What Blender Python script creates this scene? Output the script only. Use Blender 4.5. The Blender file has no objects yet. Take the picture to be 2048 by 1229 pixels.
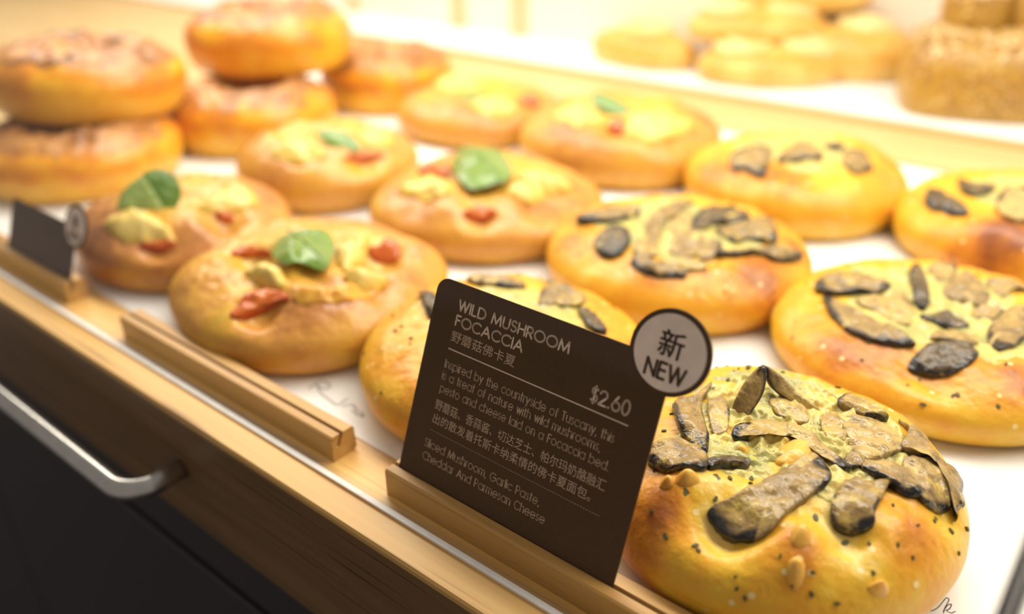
import bpy, bmesh, math, random
from mathutils import Vector, Matrix, noise
from math import sin, cos, pi, sqrt, hypot, atan2, exp, radians

# ------------------------------------------------------------------ camera, sky, lamps, exposure
SC = bpy.context.scene
COL = SC.collection
FPX, CX, CY, CAMZ = 1681.91, 1024.0, 614.5, 0.18
RIGHT = Vector((0.7783, 0.6278, -0.0084)).normalized()
DOWN = Vector((0.2922, -0.3741, -0.8801)).normalized()
FWD = RIGHT.cross(DOWN).normalized()
DOWN = FWD.cross(RIGHT).normalized()
EYE = Vector((0, 0, CAMZ))
cd = bpy.data.cameras.new('camera')
cam = bpy.data.objects.new('camera', cd)
COL.objects.link(cam)
up, back = -DOWN, -FWD
cam.matrix_world = Matrix(((RIGHT.x, up.x, back.x, EYE.x), (RIGHT.y, up.y, back.y, EYE.y),
                           (RIGHT.z, up.z, back.z, EYE.z), (0, 0, 0, 1)))
cd.sensor_width = 36.0
cd.lens = FPX / 2048 * 36.0
cd.clip_start = 0.005
cd.dof.use_dof = True
cd.dof.focus_distance = 0.240
cd.dof.aperture_fstop = 4.7
SC.camera = cam

SC.view_settings.view_transform = 'Standard'
SC.view_settings.look = 'None'
SC.view_settings.gamma = 1.0
SC.view_settings.use_curve_mapping = False
SC.view_settings.exposure = 0.0

world = bpy.data.worlds.new('world')
SC.world = world
world.use_nodes = True
world.node_tree.nodes['Background'].inputs[0].default_value = (1.0, 0.90, 0.82, 1)
world.node_tree.nodes['Background'].inputs[1].default_value = 0.26


def area(name, loc, sx, sy, power, col, rot=(0, 0, 0), spread=180):
    l = bpy.data.lights.new(name, 'AREA')
    l.shape = 'RECTANGLE'
    l.size, l.size_y, l.energy, l.color = sx, sy, power, col
    l.spread = radians(spread)
    o = bpy.data.objects.new(name, l)
    COL.objects.link(o)
    o.location = loc
    o.rotation_euler = rot
    return o


WARM = (1.0, 0.92, 0.79)
area('case_lamp_front', (-0.25, 0.37, 0.44), 1.3, 0.05, 4.2, WARM)
area('case_lamp_back', (-0.52, 0.50, 0.48), 1.9, 0.10, 8.0, WARM)


# ------------------------------------------------------------------ helpers
def link(name, me, mat=None, parent=None):
    o = bpy.data.objects.new(name, me)
    COL.objects.link(o)
    if mat is not None and not me.materials:
        for m in (mat if isinstance(mat, (list, tuple)) else [mat]):
            me.materials.append(m)
    if parent:
        o.parent = parent
    return o


def tag(o, label=None, cat=None, group=None, kind=None):
    if label: o['label'] = label
    if cat: o['category'] = cat
    if group: o['group'] = group
    if kind: o['kind'] = kind
    return o


def empty(name, loc, label, cat, group=None):
    o = bpy.data.objects.new(name, None)
    o.empty_display_size = 0.01
    COL.objects.link(o)
    o.location = loc
    return tag(o, label, cat, group)


def mesh_from(name, verts, faces, smooth=True, attrs=None):
    me = bpy.data.meshes.new(name)
    me.from_pydata([tuple(v) for v in verts], [], faces)
    me.update()
    if smooth:
        me.polygons.foreach_set('use_smooth', [True] * len(me.polygons))
    for k, vals in (attrs or {}).items():
        a = me.attributes.new(k, 'FLOAT', 'POINT')
        a.data.foreach_set('value', vals)
    return me


def fix_normals(me):
    bm = bmesh.new(); bm.from_mesh(me)
    bmesh.ops.recalc_face_normals(bm, faces=bm.faces)
    bm.to_mesh(me); bm.free()
    return me


def box_mesh(name, x0, x1, y0, y1, z0, z1, bevel=0.0, seg=2):
    bm = bmesh.new()
    bmesh.ops.create_cube(bm, size=1.0)
    for v in bm.verts:
        v.co = Vector(((x0 + x1) / 2 + v.co.x * (x1 - x0), (y0 + y1) / 2 + v.co.y * (y1 - y0), (z0 + z1) / 2 + v.co.z * (z1 - z0)))
    if bevel:
        bmesh.ops.bevel(bm, geom=bm.edges[:], offset=bevel, segments=seg, affect='EDGES', profile=0.5)
    me = bpy.data.meshes.new(name); bm.to_mesh(me); bm.free()
    return me


def prism_x(name, prof, x0, x1):
    """profile of (y, z) points extruded along x"""
    n = len(prof)
    v = [(x0, y, z) for y, z in prof] + [(x1, y, z) for y, z in prof]
    f = [(i, (i + 1) % n, n + (i + 1) % n, n + i) for i in range(n)]
    f += [tuple(range(n))[::-1], tuple(range(n, 2 * n))]
    return fix_normals(mesh_from(name, v, f, False))


def tube_mesh(name, pts, r, seg=16):
    pts = [Vector(p) for p in pts]
    v, f = [], []
    ref = Vector((0, 0, 1))
    for i, p in enumerate(pts):
        d = (pts[min(i + 1, len(pts) - 1)] - pts[max(i - 1, 0)]).normalized()
        a = d.cross(ref).normalized(); b = a.cross(d)
        for k in range(seg):
            t = 2 * pi * k / seg
            v.append(p + a * cos(t) * r + b * sin(t) * r)
    for i in range(len(pts) - 1):
        for k in range(seg):
            f.append((i * seg + k, i * seg + (k + 1) % seg, (i + 1) * seg + (k + 1) % seg, (i + 1) * seg + k))
    f += [tuple(range(seg))[::-1], tuple(range((len(pts) - 1) * seg, len(pts) * seg))]
    return fix_normals(mesh_from(name, v, f))


def smooth_loop(pts, n):
    """closed Catmull-Rom through pts, n samples"""
    m = len(pts); out = []
    for i in range(n):
        s = i / n * m; k = int(s); t = s - k
        p0, p1, p2, p3 = (Vector(pts[(k + j - 1) % m]) for j in range(4))
        out.append(0.5 * ((2 * p1) + (p2 - p0) * t + (2 * p0 - 5 * p1 + 4 * p2 - p3) * t * t + (3 * p1 - p0 - 3 * p2 + p3) * t ** 3))
    return out


def pixdir(px, py):
    return (RIGHT * (px - CX) + DOWN * (py - CY) + FWD * FPX).normalized()


def nz(x, y, z, k, seed=0.0):
    return noise.noise(Vector((x * k + seed * 3.17, y * k - seed * 1.7, z * k + seed * 0.9)))


# ------------------------------------------------------------------ materials
def new_mat(name):
    m = bpy.data.materials.new(name)
    m.use_nodes = True
    nt = m.node_tree
    b = nt.nodes['Principled BSDF']
    return m, nt, b


def N(nt, typ, **kw):
    n = nt.nodes.new(typ)
    for k, v in kw.items():
        if k.startswith('i_'):
            key = k[2:].replace('_', ' ')
            n.inputs[int(key) if key.isdigit() else key].default_value = v
        else:
            setattr(n, k, v)
    return n


def L(nt, a, b):
    nt.links.new(a, b)


def ramp(nt, stops, interp='LINEAR'):
    r = nt.nodes.new('ShaderNodeValToRGB')
    r.color_ramp.interpolation = interp
    e = r.color_ramp.elements
    while len(e) < len(stops):
        e.new(0.5)
    for el, (p, c) in zip(e, stops):
        el.position = p
        el.color = (*c, 1) if len(c) == 3 else c
    return r


def mixc(nt, fac, a, b):
    m = nt.nodes.new('ShaderNodeMix')
    m.data_type = 'RGBA'
    for sock, val in ((m.inputs[0], fac), (m.inputs[6], a), (m.inputs[7], b)):
        if hasattr(val, 'is_linked'):
            nt.links.new(val, sock)
        else:
            sock.default_value = val if isinstance(val, (int, float)) else (*val, 1)
    return m.outputs[2]


def plain(name, col, rough=0.5, metal=0.0, spec=0.5, bump=0.0, bscale=200.0):
    m, nt, b = new_mat(name)
    tc = N(nt, 'ShaderNodeTexCoord')
    ns = N(nt, 'ShaderNodeTexNoise', i_Scale=bscale, i_Detail=3.0)
    L(nt, tc.outputs['Object'], ns.inputs['Vector'])
    hi = tuple(min(1, c * 1.06) for c in col); lo = tuple(c * 0.94 for c in col)
    r = ramp(nt, [(0.3, lo), (0.7, hi)])
    L(nt, ns.outputs['Fac'], r.inputs[0])
    L(nt, r.outputs[0], b.inputs['Base Color'])
    b.inputs['Roughness'].default_value = rough
    b.inputs['Metallic'].default_value = metal
    b.inputs['Specular IOR Level'].default_value = spec
    if bump:
        bp = N(nt, 'ShaderNodeBump', i_Strength=bump, i_Distance=0.001)
        L(nt, ns.outputs['Fac'], bp.inputs['Height']); L(nt, bp.outputs[0], b.inputs['Normal'])
    return m


def wood(name, light, dark, pore, rough=0.42, scale=1.0):
    m, nt, b = new_mat(name)
    tc = N(nt, 'ShaderNodeTexCoord')
    mp = N(nt, 'ShaderNodeMapping')
    mp.inputs['Scale'].default_value = (4 * scale, 120 * scale, 120 * scale)
    L(nt, tc.outputs['Object'], mp.inputs['Vector'])
    n1 = N(nt, 'ShaderNodeTexNoise', i_Scale=1.0, i_Detail=4.0, i_Distortion=0.6)
    L(nt, mp.outputs[0], n1.inputs['Vector'])
    r = ramp(nt, [(0.32, dark), (0.62, light)])
    L(nt, n1.outputs['Fac'], r.inputs[0])
    mp2 = N(nt, 'ShaderNodeMapping')
    mp2.inputs['Scale'].default_value = (14 * scale, 700 * scale, 700 * scale)
    L(nt, tc.outputs['Object'], mp2.inputs['Vector'])
    n2 = N(nt, 'ShaderNodeTexNoise', i_Scale=1.0, i_Detail=2.0)
    L(nt, mp2.outputs[0], n2.inputs['Vector'])
    r2 = ramp(nt, [(0.60, (0, 0, 0)), (0.72, (1, 1, 1))])
    L(nt, n2.outputs['Fac'], r2.inputs[0])
    c = mixc(nt, r2.outputs[0], r.outputs[0], pore)
    L(nt, c, b.inputs['Base Color'])
    b.inputs['Roughness'].default_value = rough
    bp = N(nt, 'ShaderNodeBump', i_Strength=0.15, i_Distance=0.0005)
    L(nt, n2.outputs['Fac'], bp.inputs['Height']); L(nt, bp.outputs[0], b.inputs['Normal'])
    return m


def dough(name, stops, speck=0.5, rough=0.38, grain=0.0, sss=0.25):
    """baked crust: the vertex attribute 'brown' drives the colour, noise mottles it"""
    m, nt, b = new_mat(name)
    at = N(nt, 'ShaderNodeAttribute', attribute_name='brown')
    tc = N(nt, 'ShaderNodeTexCoord')
    n1 = N(nt, 'ShaderNodeTexNoise', i_Scale=120.0, i_Detail=8.0, i_Roughness=0.68)
    L(nt, tc.outputs['Object'], n1.inputs['Vector'])
    ad = N(nt, 'ShaderNodeMath', operation='MULTIPLY_ADD')
    L(nt, n1.outputs['Fac'], ad.inputs[0]); ad.inputs[1].default_value = 0.72
    sb = N(nt, 'ShaderNodeMath', operation='SUBTRACT'); L(nt, at.outputs['Fac'], sb.inputs[0]); sb.inputs[1].default_value = 0.36
    L(nt, sb.outputs[0], ad.inputs[2])
    r = ramp(nt, stops)
    L(nt, ad.outputs[0], r.inputs[0])
    col = r.outputs[0]
    if speck:
        vo = N(nt, 'ShaderNodeTexVoronoi', i_Scale=240.0, i_Randomness=1.0)
        wn = N(nt, 'ShaderNodeTexNoise', i_Scale=260.0)
        L(nt, tc.outputs['Object'], wn.inputs['Vector'])
        mx = N(nt, 'ShaderNodeMix', data_type='VECTOR'); mx.inputs[0].default_value = 0.004
        L(nt, tc.outputs['Object'], mx.inputs[4]); L(nt, wn.outputs['Color'], mx.inputs[5])
        L(nt, mx.outputs[1], vo.inputs['Vector'])
        sep = N(nt, 'ShaderNodeSeparateColor'); L(nt, vo.outputs['Color'], sep.inputs[0])
        a = N(nt, 'ShaderNodeMath', operation='LESS_THAN'); L(nt, sep.outputs[0], a.inputs[0]); a.inputs[1].default_value = speck * 0.22
        d = N(nt, 'ShaderNodeMath', operation='LESS_THAN'); L(nt, vo.outputs['Distance'], d.inputs[0]); d.inputs[1].default_value = 0.22
        mu = N(nt, 'ShaderNodeMath', operation='MULTIPLY'); L(nt, a.outputs[0], mu.inputs[0]); L(nt, d.outputs[0], mu.inputs[1])
        col = mixc(nt, mu.outputs[0], col, (0.12, 0.095, 0.02))
    if grain:
        v2 = N(nt, 'ShaderNodeTexVoronoi', i_Scale=330.0)
        L(nt, tc.outputs['Object'], v2.inputs['Vector'])
        s2 = N(nt, 'ShaderNodeSeparateColor'); L(nt, v2.outputs['Color'], s2.inputs[0])
        a2 = N(nt, 'ShaderNodeMath', operation='GREATER_THAN'); L(nt, s2.outputs[1], a2.inputs[0]); a2.inputs[1].default_value = 1 - grain
        d2 = N(nt, 'ShaderNodeMath', operation='LESS_THAN'); L(nt, v2.outputs['Distance'], d2.inputs[0]); d2.inputs[1].default_value = 0.3
        m2 = N(nt, 'ShaderNodeMath', operation='MULTIPLY'); L(nt, a2.outputs[0], m2.inputs[0]); L(nt, d2.outputs[0], m2.inputs[1])
        col = mixc(nt, m2.outputs[0], col, (0.85, 0.66, 0.30))
    L(nt, col, b.inputs['Base Color'])
    b.inputs['Roughness'].default_value = rough
    b.inputs['Subsurface Weight'].default_value = sss
    b.inputs['Subsurface Radius'].default_value = (1.0, 0.45, 0.12)
    b.inputs['Subsurface Scale'].default_value = 0.004
    n3 = N(nt, 'ShaderNodeTexNoise', i_Scale=420.0, i_Detail=4.0)
    L(nt, tc.outputs['Object'], n3.inputs['Vector'])
    bp = N(nt, 'ShaderNodeBump', i_Strength=0.4, i_Distance=0.001)
    L(nt, n3.outputs['Fac'], bp.inputs['Height']); L(nt, bp.outputs[0], b.inputs['Normal'])
    return m


def topping(name, stops, attr='skin', nscale=160.0, amt=0.5, rough=0.35, sss=0.0, bump=0.4, bscale=500.0, spec=0.5):
    m, nt, b = new_mat(name)
    at = N(nt, 'ShaderNodeAttribute', attribute_name=attr)
    tc = N(nt, 'ShaderNodeTexCoord')
    n1 = N(nt, 'ShaderNodeTexNoise', i_Scale=nscale, i_Detail=5.0, i_Roughness=0.65)
    L(nt, tc.outputs['Object'], n1.inputs['Vector'])
    ad = N(nt, 'ShaderNodeMath', operation='MULTIPLY_ADD')
    L(nt, n1.outputs['Fac'], ad.inputs[0]); ad.inputs[1].default_value = amt
    sb = N(nt, 'ShaderNodeMath', operation='SUBTRACT'); L(nt, at.outputs['Fac'], sb.inputs[0]); sb.inputs[1].default_value = amt / 2
    L(nt, sb.outputs[0], ad.inputs[2])
    r = ramp(nt, stops); L(nt, ad.outputs[0], r.inputs[0])
    L(nt, r.outputs[0], b.inputs['Base Color'])
    b.inputs['Roughness'].default_value = rough
    b.inputs['Specular IOR Level'].default_value = spec
    if sss:
        b.inputs['Subsurface Weight'].default_value = sss
        b.inputs['Subsurface Radius'].default_value = (1.0, 0.5, 0.2)
        b.inputs['Subsurface Scale'].default_value = 0.003
    n3 = N(nt, 'ShaderNodeTexNoise', i_Scale=bscale, i_Detail=4.0)
    L(nt, tc.outputs['Object'], n3.inputs['Vector'])
    bp = N(nt, 'ShaderNodeBump', i_Strength=bump, i_Distance=0.0008)
    L(nt, n3.outputs['Fac'], bp.inputs['Height']); L(nt, bp.outputs[0], b.inputs['Normal'])
    return m


OAK = wood('oak_board', (0.76, 0.46, 0.145), (0.63, 0.35, 0.095), (0.38, 0.19, 0.05))
OAK2 = wood('oak_block', (0.54, 0.30, 0.085), (0.45, 0.235, 0.062), (0.34, 0.17, 0.06), rough=0.45, scale=1.4)
OAKP = wood('pale_oak', (0.72, 0.51, 0.24), (0.66, 0.44, 0.19), (0.54, 0.34, 0.13), rough=0.4, scale=0.6)
APRON = wood('shaded_oak', (0.23, 0.125, 0.048), (0.16, 0.085, 0.033), (0.06, 0.03, 0.011), rough=0.35)  # oak of the drawer front, its shade put into the darker colour
BLACK = plain('black_laminate', (0.038, 0.035, 0.040), 0.3)
STEEL = plain('brushed_steel', (0.62, 0.60, 0.57), 0.24, 1.0)
PAPER = plain('white_tray_paper', (0.86, 0.85, 0.84), 0.55, bscale=30)
INK = plain('grey_ink', (0.30, 0.29, 0.31), 0.7)
BROWN = plain('brown_card', (0.088, 0.044, 0.018), 0.45, spec=0.2, bscale=900)
PRINT = plain('cream_print', (0.80, 0.60, 0.45), 0.6)
PRINT2 = plain('tan_print', (0.56, 0.38, 0.25), 0.6)
BADGE = plain('badge_cream', (0.94, 0.74, 0.62), 0.5)
LIT_EDGE = plain('lit_edge_white', (0.95, 0.93, 0.90), 0.6, spec=0.2)  # near-white paint imitating the light that glows in the glass's bottom edge
PEACH = plain('peach_panel', (0.88, 0.77, 0.64), 0.5, bscale=8)
TAN = plain('tan_frame', (0.72, 0.52, 0.28), 0.5)
FLOORM = plain('grey_floor_tile', (0.12, 0.11, 0.10), 0.5, bscale=4)
EDGE = plain('dark_glass_edge', (0.012, 0.016, 0.03), 0.3, spec=0.15)

DOUGH_M = dough('focaccia_crust', [(0.0, (0.86, 0.66, 0.22)), (0.28, (0.78, 0.47, 0.03)), (0.55, (0.76, 0.34, 0.018)), (0.78, (0.56, 0.19, 0.015)), (1.0, (0.28, 0.08, 0.015))], speck=0.14, grain=0.05)
DOUGH_T = dough('bun_crust', [(0.0, (0.84, 0.62, 0.20)), (0.28, (0.72, 0.40, 0.04)), (0.5, (0.66, 0.32, 0.055)), (0.75, (0.50, 0.20, 0.045)), (1.0, (0.28, 0.10, 0.03))], speck=0.10, rough=0.34)
DOUGH_S = dough('ring_bun_crust', [(0.0, (0.88, 0.60, 0.08)), (0.30, (0.86, 0.47, 0.02)), (0.55, (0.76, 0.29, 0.012)), (0.8, (0.50, 0.17, 0.03)), (1.0, (0.28, 0.09, 0.025))], speck=0.0, rough=0.32)
DOUGH_P = dough('pastry_crust', [(0.0, (0.86, 0.70, 0.36)), (0.35, (0.82, 0.58, 0.18)), (0.6, (0.74, 0.40, 0.07)), (0.85, (0.60, 0.30, 0.06)), (1.0, (0.4, 0.18, 0.05))], speck=0.0)
DOUGH_G = dough('grain_loaf_crust', [(0.0, (0.44, 0.31, 0.06)), (0.3, (0.50, 0.29, 0.04)), (0.55, (0.38, 0.20, 0.04)), (0.8, (0.24, 0.13, 0.04)), (1.0, (0.2, 0.09, 0.03))], speck=2.2, grain=0.3)
def mottle(m, col, scale, lo, hi):
    nt = m.node_tree; b = nt.nodes['Principled BSDF']
    src = b.inputs['Base Color'].links[0].from_socket
    tc = N(nt, 'ShaderNodeTexCoord'); n = N(nt, 'ShaderNodeTexNoise', i_Scale=scale, i_Detail=5.0, i_Roughness=0.7)
    L(nt, tc.outputs['Object'], n.inputs['Vector'])
    r = ramp(nt, [(lo, (0, 0, 0)), (hi, (1, 1, 1))]); L(nt, n.outputs['Fac'], r.inputs[0])
    L(nt, mixc(nt, r.outputs[0], src, col), b.inputs['Base Color'])
    return m


MUSH = topping('mushroom', [(0.0, (0.54, 0.38, 0.13)), (0.16, (0.33, 0.215, 0.08)), (0.36, (0.19, 0.12, 0.048)), (0.58, (0.08, 0.055, 0.032)), (0.8, (0.018, 0.016, 0.016))], nscale=260, amt=0.6, rough=0.14, bump=1.0, bscale=420)
mottle(MUSH, (0.60, 0.42, 0.09), 95.0, 0.56, 0.68); mottle(MUSH, (0.13, 0.095, 0.055), 130.0, 0.56, 0.72)
CHEESE = topping('melted_cheese', [(0.0, (0.40, 0.38, 0.13)), (0.3, (0.62, 0.52, 0.16)), (0.5, (0.74, 0.56, 0.15)), (0.65, (0.72, 0.46, 0.08)), (1.0, (0.60, 0.27, 0.03))], nscale=170, amt=1.1, rough=0.24, sss=0.15, bump=0.9, bscale=330)
mottle(CHEESE, (0.34, 0.30, 0.13), 70.0, 0.58, 0.74)
DOLLOP = topping('egg_dollop', [(0.0, (0.84, 0.68, 0.24)), (0.5, (0.78, 0.54, 0.09)), (1.0, (0.60, 0.28, 0.04))], nscale=100, amt=0.6, rough=0.35, sss=0.25, bump=0.5)
TOMATO = topping('tomato_flesh', [(0.0, (0.66, 0.20, 0.025)), (0.5, (0.50, 0.085, 0.012)), (1.0, (0.26, 0.035, 0.008))], nscale=220, amt=0.7, rough=0.25, sss=0.15, bump=0.4)
LEAF = topping('basil_green', [(0.0, (0.09, 0.20, 0.025)), (0.5, (0.19, 0.31, 0.055)), (1.0, (0.36, 0.47, 0.16))], nscale=140, amt=0.5, rough=0.25, bump=0.5, bscale=260)
HERB = plain('dried_herb', (0.075, 0.078, 0.02), 0.6)
BLOB = topping('browned_cheese', [(0.0, (0.86, 0.56, 0.13)), (0.5, (0.80, 0.42, 0.06)), (1.0, (0.58, 0.20, 0.03))], nscale=150, amt=0.8, rough=0.28, sss=0.25, bump=0.4)
CRUMB = topping('sugar_crumb', [(0.0, (0.70, 0.36, 0.11)), (0.45, (0.42, 0.17, 0.045)), (1.0, (0.14, 0.05, 0.015))], nscale=260, amt=1.0, rough=0.30, bump=0.8, bscale=350)
SEED = plain('pale_seed', (0.72, 0.50, 0.24), 0.4)

GLASS, nt, b = new_mat('clear_glass')
nt.nodes.remove(b)
tr = N(nt, 'ShaderNodeBsdfTransparent'); tr.inputs[0].default_value = (0.985, 0.99, 0.985, 1)
gl = N(nt, 'ShaderNodeBsdfGlossy'); gl.inputs['Roughness'].default_value = 0.02
fr = N(nt, 'ShaderNodeFresnel'); fr.inputs[0].default_value = 1.3
ge = N(nt, 'ShaderNodeNewGeometry')
fm = N(nt, 'ShaderNodeMath', operation='SUBTRACT'); fm.inputs[0].default_value = 1.0; L(nt, ge.outputs['Backfacing'], fm.inputs[1])
fx = N(nt, 'ShaderNodeMath', operation='MULTIPLY'); L(nt, fr.outputs[0], fx.inputs[0]); L(nt, fm.outputs[0], fx.inputs[1])
mx = N(nt, 'ShaderNodeMixShader')
L(nt, fx.outputs[0], mx.inputs[0]); L(nt, tr.outputs[0], mx.inputs[1]); L(nt, gl.outputs[0], mx.inputs[2])
L(nt, mx.outputs[0], nt.nodes['Material Output'].inputs['Surface'])

# ------------------------------------------------------------------ setting
Y_FRONT, Y_GLASS = 0.118, 0.132
X0, X1 = -1.55, 0.62
tag(link('floor', box_mesh('floor', -2.4, 1.4, -1.2, 1.6, -0.95, -0.90), FLOORM), 'dark grey tiled shop floor below the counter', 'floor', kind='structure')
tag(link('wall_back', box_mesh('wall_back', -2.4, 1.4, 0.99, 1.05, -0.90, 1.3), PEACH), 'peach wall behind the bakery case', 'wall', kind='structure')

# the counter: board, apron, doors, handle
ctr = empty('display_counter', (0, 0, -0.90), 'oak topped bakery counter with shade-darkened oak drawer front and black doors below', 'counter')


def cpart(name, me, mat, parent=ctr):
    o = link(name, me, mat, parent)
    if parent is ctr:
        o.location = (0, 0, 0.90)
    return o


cpart('counter_board', box_mesh('counter_board', X0, X1, Y_GLASS - 0.0034, 0.82, -0.018, 0.0, 0.0006), OAK)
cpart('front_trim', prism_x('front_trim', [(Y_FRONT, -0.0020), (Y_FRONT, -0.0004), (Y_FRONT + 0.0006, 0.0004), (Y_GLASS - 0.0038, 0.0004), (Y_GLASS - 0.0034, 0.0001), (Y_GLASS - 0.0034, -0.0020)], X0, X1), OAK)
cpart('carcass', box_mesh('carcass', X0, X1, 0.140, 0.80, -0.86, -0.0185), BLACK)
drawer = cpart('drawer_front', box_mesh('drawer_front', X0, X1, Y_FRONT + 0.0004, Y_GLASS - 0.0035, -0.0565, -0.0021, 0.0006), APRON)
cpart('drawer_rail', box_mesh('drawer_rail', X0, X1, Y_FRONT + 0.0012, 0.1395, -0.0795, -0.0568, 0.0006), BLACK)
dx = [X0, -1.03, -0.528, -0.03, X1]
for a, c2 in zip(dx[:-1], dx[1:]):
    cpart('door', box_mesh('door', a + 0.0015, c2 - 0.0015, Y_FRONT + 0.0006, 0.1395, -0.80, -0.0835, 0.0008), BLACK)
cpart('plinth', box_mesh('plinth', X0, X1, 0.17, 0.79, -0.90, -0.8605), BLACK)
zh, yb = -0.0276, 0.0963
xe, xs, rc = -0.2612, -0.560, 0.009
hp = [(xe, 0.1195, zh), (xe, yb + rc + 0.004, zh)]
for k in range(9):
    t = k / 8 * pi / 2
    hp.append((xe - rc + rc * cos(t) - 0.003 * (k / 8), yb + rc - rc * sin(t), zh))
for k in range(9):
    t = k / 8 * pi / 2
    hp.append((xs + rc - rc * sin(t), yb + rc - rc * cos(t), zh))
hp += [(xs, yb + rc + 0.004, zh), (xs, 0.1195, zh)]
h_ = link('handle', tube_mesh('handle', hp, 0.0042, 20), STEEL, drawer)
tag(h_, 'brushed steel bow handle')

# glass front: two panes meeting at a joint to the right
glass_l = empty('glass_front', (-0.75, Y_GLASS, 0), 'clear front glass pane of the case with a white strip painted in for its lit bottom edge', 'glass pane')
XJ = 0.0016
link('pane', box_mesh('pane', X0 + 0.75, XJ + 0.75 - 0.0020, -0.0005, 0.0015, 0.0002, 0.50), GLASS, glass_l)
link('lit_edge_strip', box_mesh('lit_edge_strip', X0 + 0.75, XJ + 0.75 - 0.0020, -0.0025, -0.00055, 0.0, 0.0009), LIT_EDGE, glass_l)  # strip added before the pane as its painted lit edge
link('side_edge', box_mesh('side_edge', XJ + 0.75 - 0.0019, XJ + 0.75 - 0.0001, -0.0011, 0.0011, 0.0007, 0.50), EDGE, glass_l)
glass_r = empty('glass_front', (0.30, Y_GLASS, 0), 'second glass pane beyond the dark joint at the lower right corner', 'glass pane')
link('pane', box_mesh('pane', XJ + 0.0017 - 0.30, X1 - 0.30, -0.0005, 0.0015, 0.0002, 0.50), GLASS, glass_r)
link('lit_edge_strip', box_mesh('lit_edge_strip', XJ + 0.0017 - 0.30, X1 - 0.30, -0.0025, -0.00055, 0.0, 0.0009), LIT_EDGE, glass_r)
link('side_edge', box_mesh('side_edge', XJ + 0.0001 - 0.30, XJ + 0.0016 - 0.30, -0.0011, 0.0011, 0.0007, 0.50), EDGE, glass_r)

# papers and rails
tray = tag(link('tray_paper', box_mesh('tray_paper', -0.655, 0.46, 0.1500, 0.5655, 0.00003, 0.0004), PAPER), 'white paper sheet under the focaccia, tomato buns and ring buns', 'paper')
rail = tag(link('divider_board', box_mesh('divider_board', X0 + 0.01, X1 - 0.01, 0.5660, 0.6360, 0.00003, 0.0030, 0.0008), OAKP), 'flat pale oak divider board between the front and rear bread rows', 'board')
side_board = tag(link('serving_board', box_mesh('serving_board', X0 + 0.02, -0.6575, 0.1500, 0.5640, 0.00003, 0.0030, 0.0008), OAKP), 'bare pale oak board left of the ring bun pile', 'board')
riser = tag(link('rear_shelf', box_mesh('rear_shelf', X0 + 0.01, X1 - 0.01, 0.6365, 0.815, 0.00003, 0.0080, 0.0006), OAKP), 'raised pale oak shelf carrying the rear row of pastries', 'shelf')
tag(link('shelf_paper', box_mesh('shelf_paper', -1.35, 0.46, 0.6385, 0.812, 0.0080, 0.0084), PAPER), 'white paper sheet under the pale pastries on the rear shelf', 'paper')

# sliding doors at the back of the case
d1 = tag(link('door_1', box_mesh('door_1', -1.5, -0.355, 0.728, 0.734, 0.0086, 0.56), PEACH), 'peach sliding door at the back of the case', 'door', kind='structure')
for i, x in enumerate((-0.905, -0.84, -0.665, -0.578)):
    link('door_stile', box_mesh('door_stile', x - 0.010 if i else x - 0.004, x + 0.010 if i else x + 0.004, 0.7235, 0.7285, 0.0086, 0.56, 0.001), TAN, d1)
d2 = tag(link('door_2', box_mesh('door_2', -0.56, 0.55, 0.816, 0.822, 0.0002, 0.56), PEACH), 'second peach sliding door behind the pastries', 'door', kind='structure')


# ------------------------------------------------------------------ handwriting printed on the tray paper
def ribbon(polys, w, P):
    """flat strokes: polys are lists of 2d points, P maps (x, y) to 3d"""
    v, f = [], []
    for pl in polys:
        for i in range(len(pl)):
            x, y = pl[i]
            k0 = len(v)
            for k in range(8):
                v.append(P(x + cos(k * pi / 4 + pi / 8) * w / 2, y + sin(k * pi / 4 + pi / 8) * w / 2))
            f.append(tuple(range(k0, k0 + 8)))
            if i:
                xa, ya = pl[i - 1]
                d = hypot(x - xa, y - ya)
                if d > 1e-9:
                    nx, ny = -(y - ya) / d * w / 2, (x - xa) / d * w / 2
                    k0 = len(v)
                    v += [P(xa + nx, ya + ny), P(xa - nx, ya - ny), P(x - nx, y - ny), P(x + nx, y + ny)]
                    f.append((k0, k0 + 1, k0 + 2, k0 + 3))
    return v, f


def catmull(pts, n=8):
    out = []
    for i in range(len(pts) - 1):
        p = [Vector(pts[max(0, min(len(pts) - 1, i + j))]) for j in (-1, 0, 1, 2)]
        for k in range(n):
            t = k / n
            q = 0.5 * ((2 * p[1]) + (p[2] - p[0]) * t + (2 * p[0] - 5 * p[1] + 4 * p[2] - p[3]) * t * t + (3 * p[1] - p[0] - 3 * p[2] + p[3]) * t ** 3)
            out.append((q.x, q.y))
    out.append(tuple(pts[-1]))
    return out


def onground(px, py, z=0.0):
    d = pixdir(px, py)
    t = (z - CAMZ) / d.z
    return EYE + d * t


def script(name, strokes_px, w):
    polys = []
    for s in strokes_px:
        polys.append(catmull([tuple(onground(*p).xy) for p in s]))
    v, f = ribbon(polys, w, lambda x, y: (x, y, 0.00045))
    return link(name, mesh_from(name, v, f, False), INK, tray)


script('printed_script', [
    [(1848, 1219), (1856, 1207), (1866, 1197), (1874, 1195), (1870, 1205), (1862, 1217), (1862, 1225), (1874, 1219), (1884, 1208), (1892, 1199), (1897, 1203), (1890, 1217), (1886, 1229)],
    [(1886, 1226), (1894, 1214), (1902, 1212), (1898, 1221), (1892, 1224), (1901, 1229), (1910, 1226)]], 0.00028)
script('printed_script', [
    [(618, 781), (628, 772), (645, 764), (660, 773), (652, 781), (636, 776)], [(634, 770), (640, 786), (652, 797), (664, 806)],
    [(664, 806), (672, 812), (682, 810), (690, 803), (697, 800)], [(686, 816), (698, 812), (708, 815), (716, 826)],
    [(704, 824), (716, 832), (728, 836), (722, 826)]], 0.0005)

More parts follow.
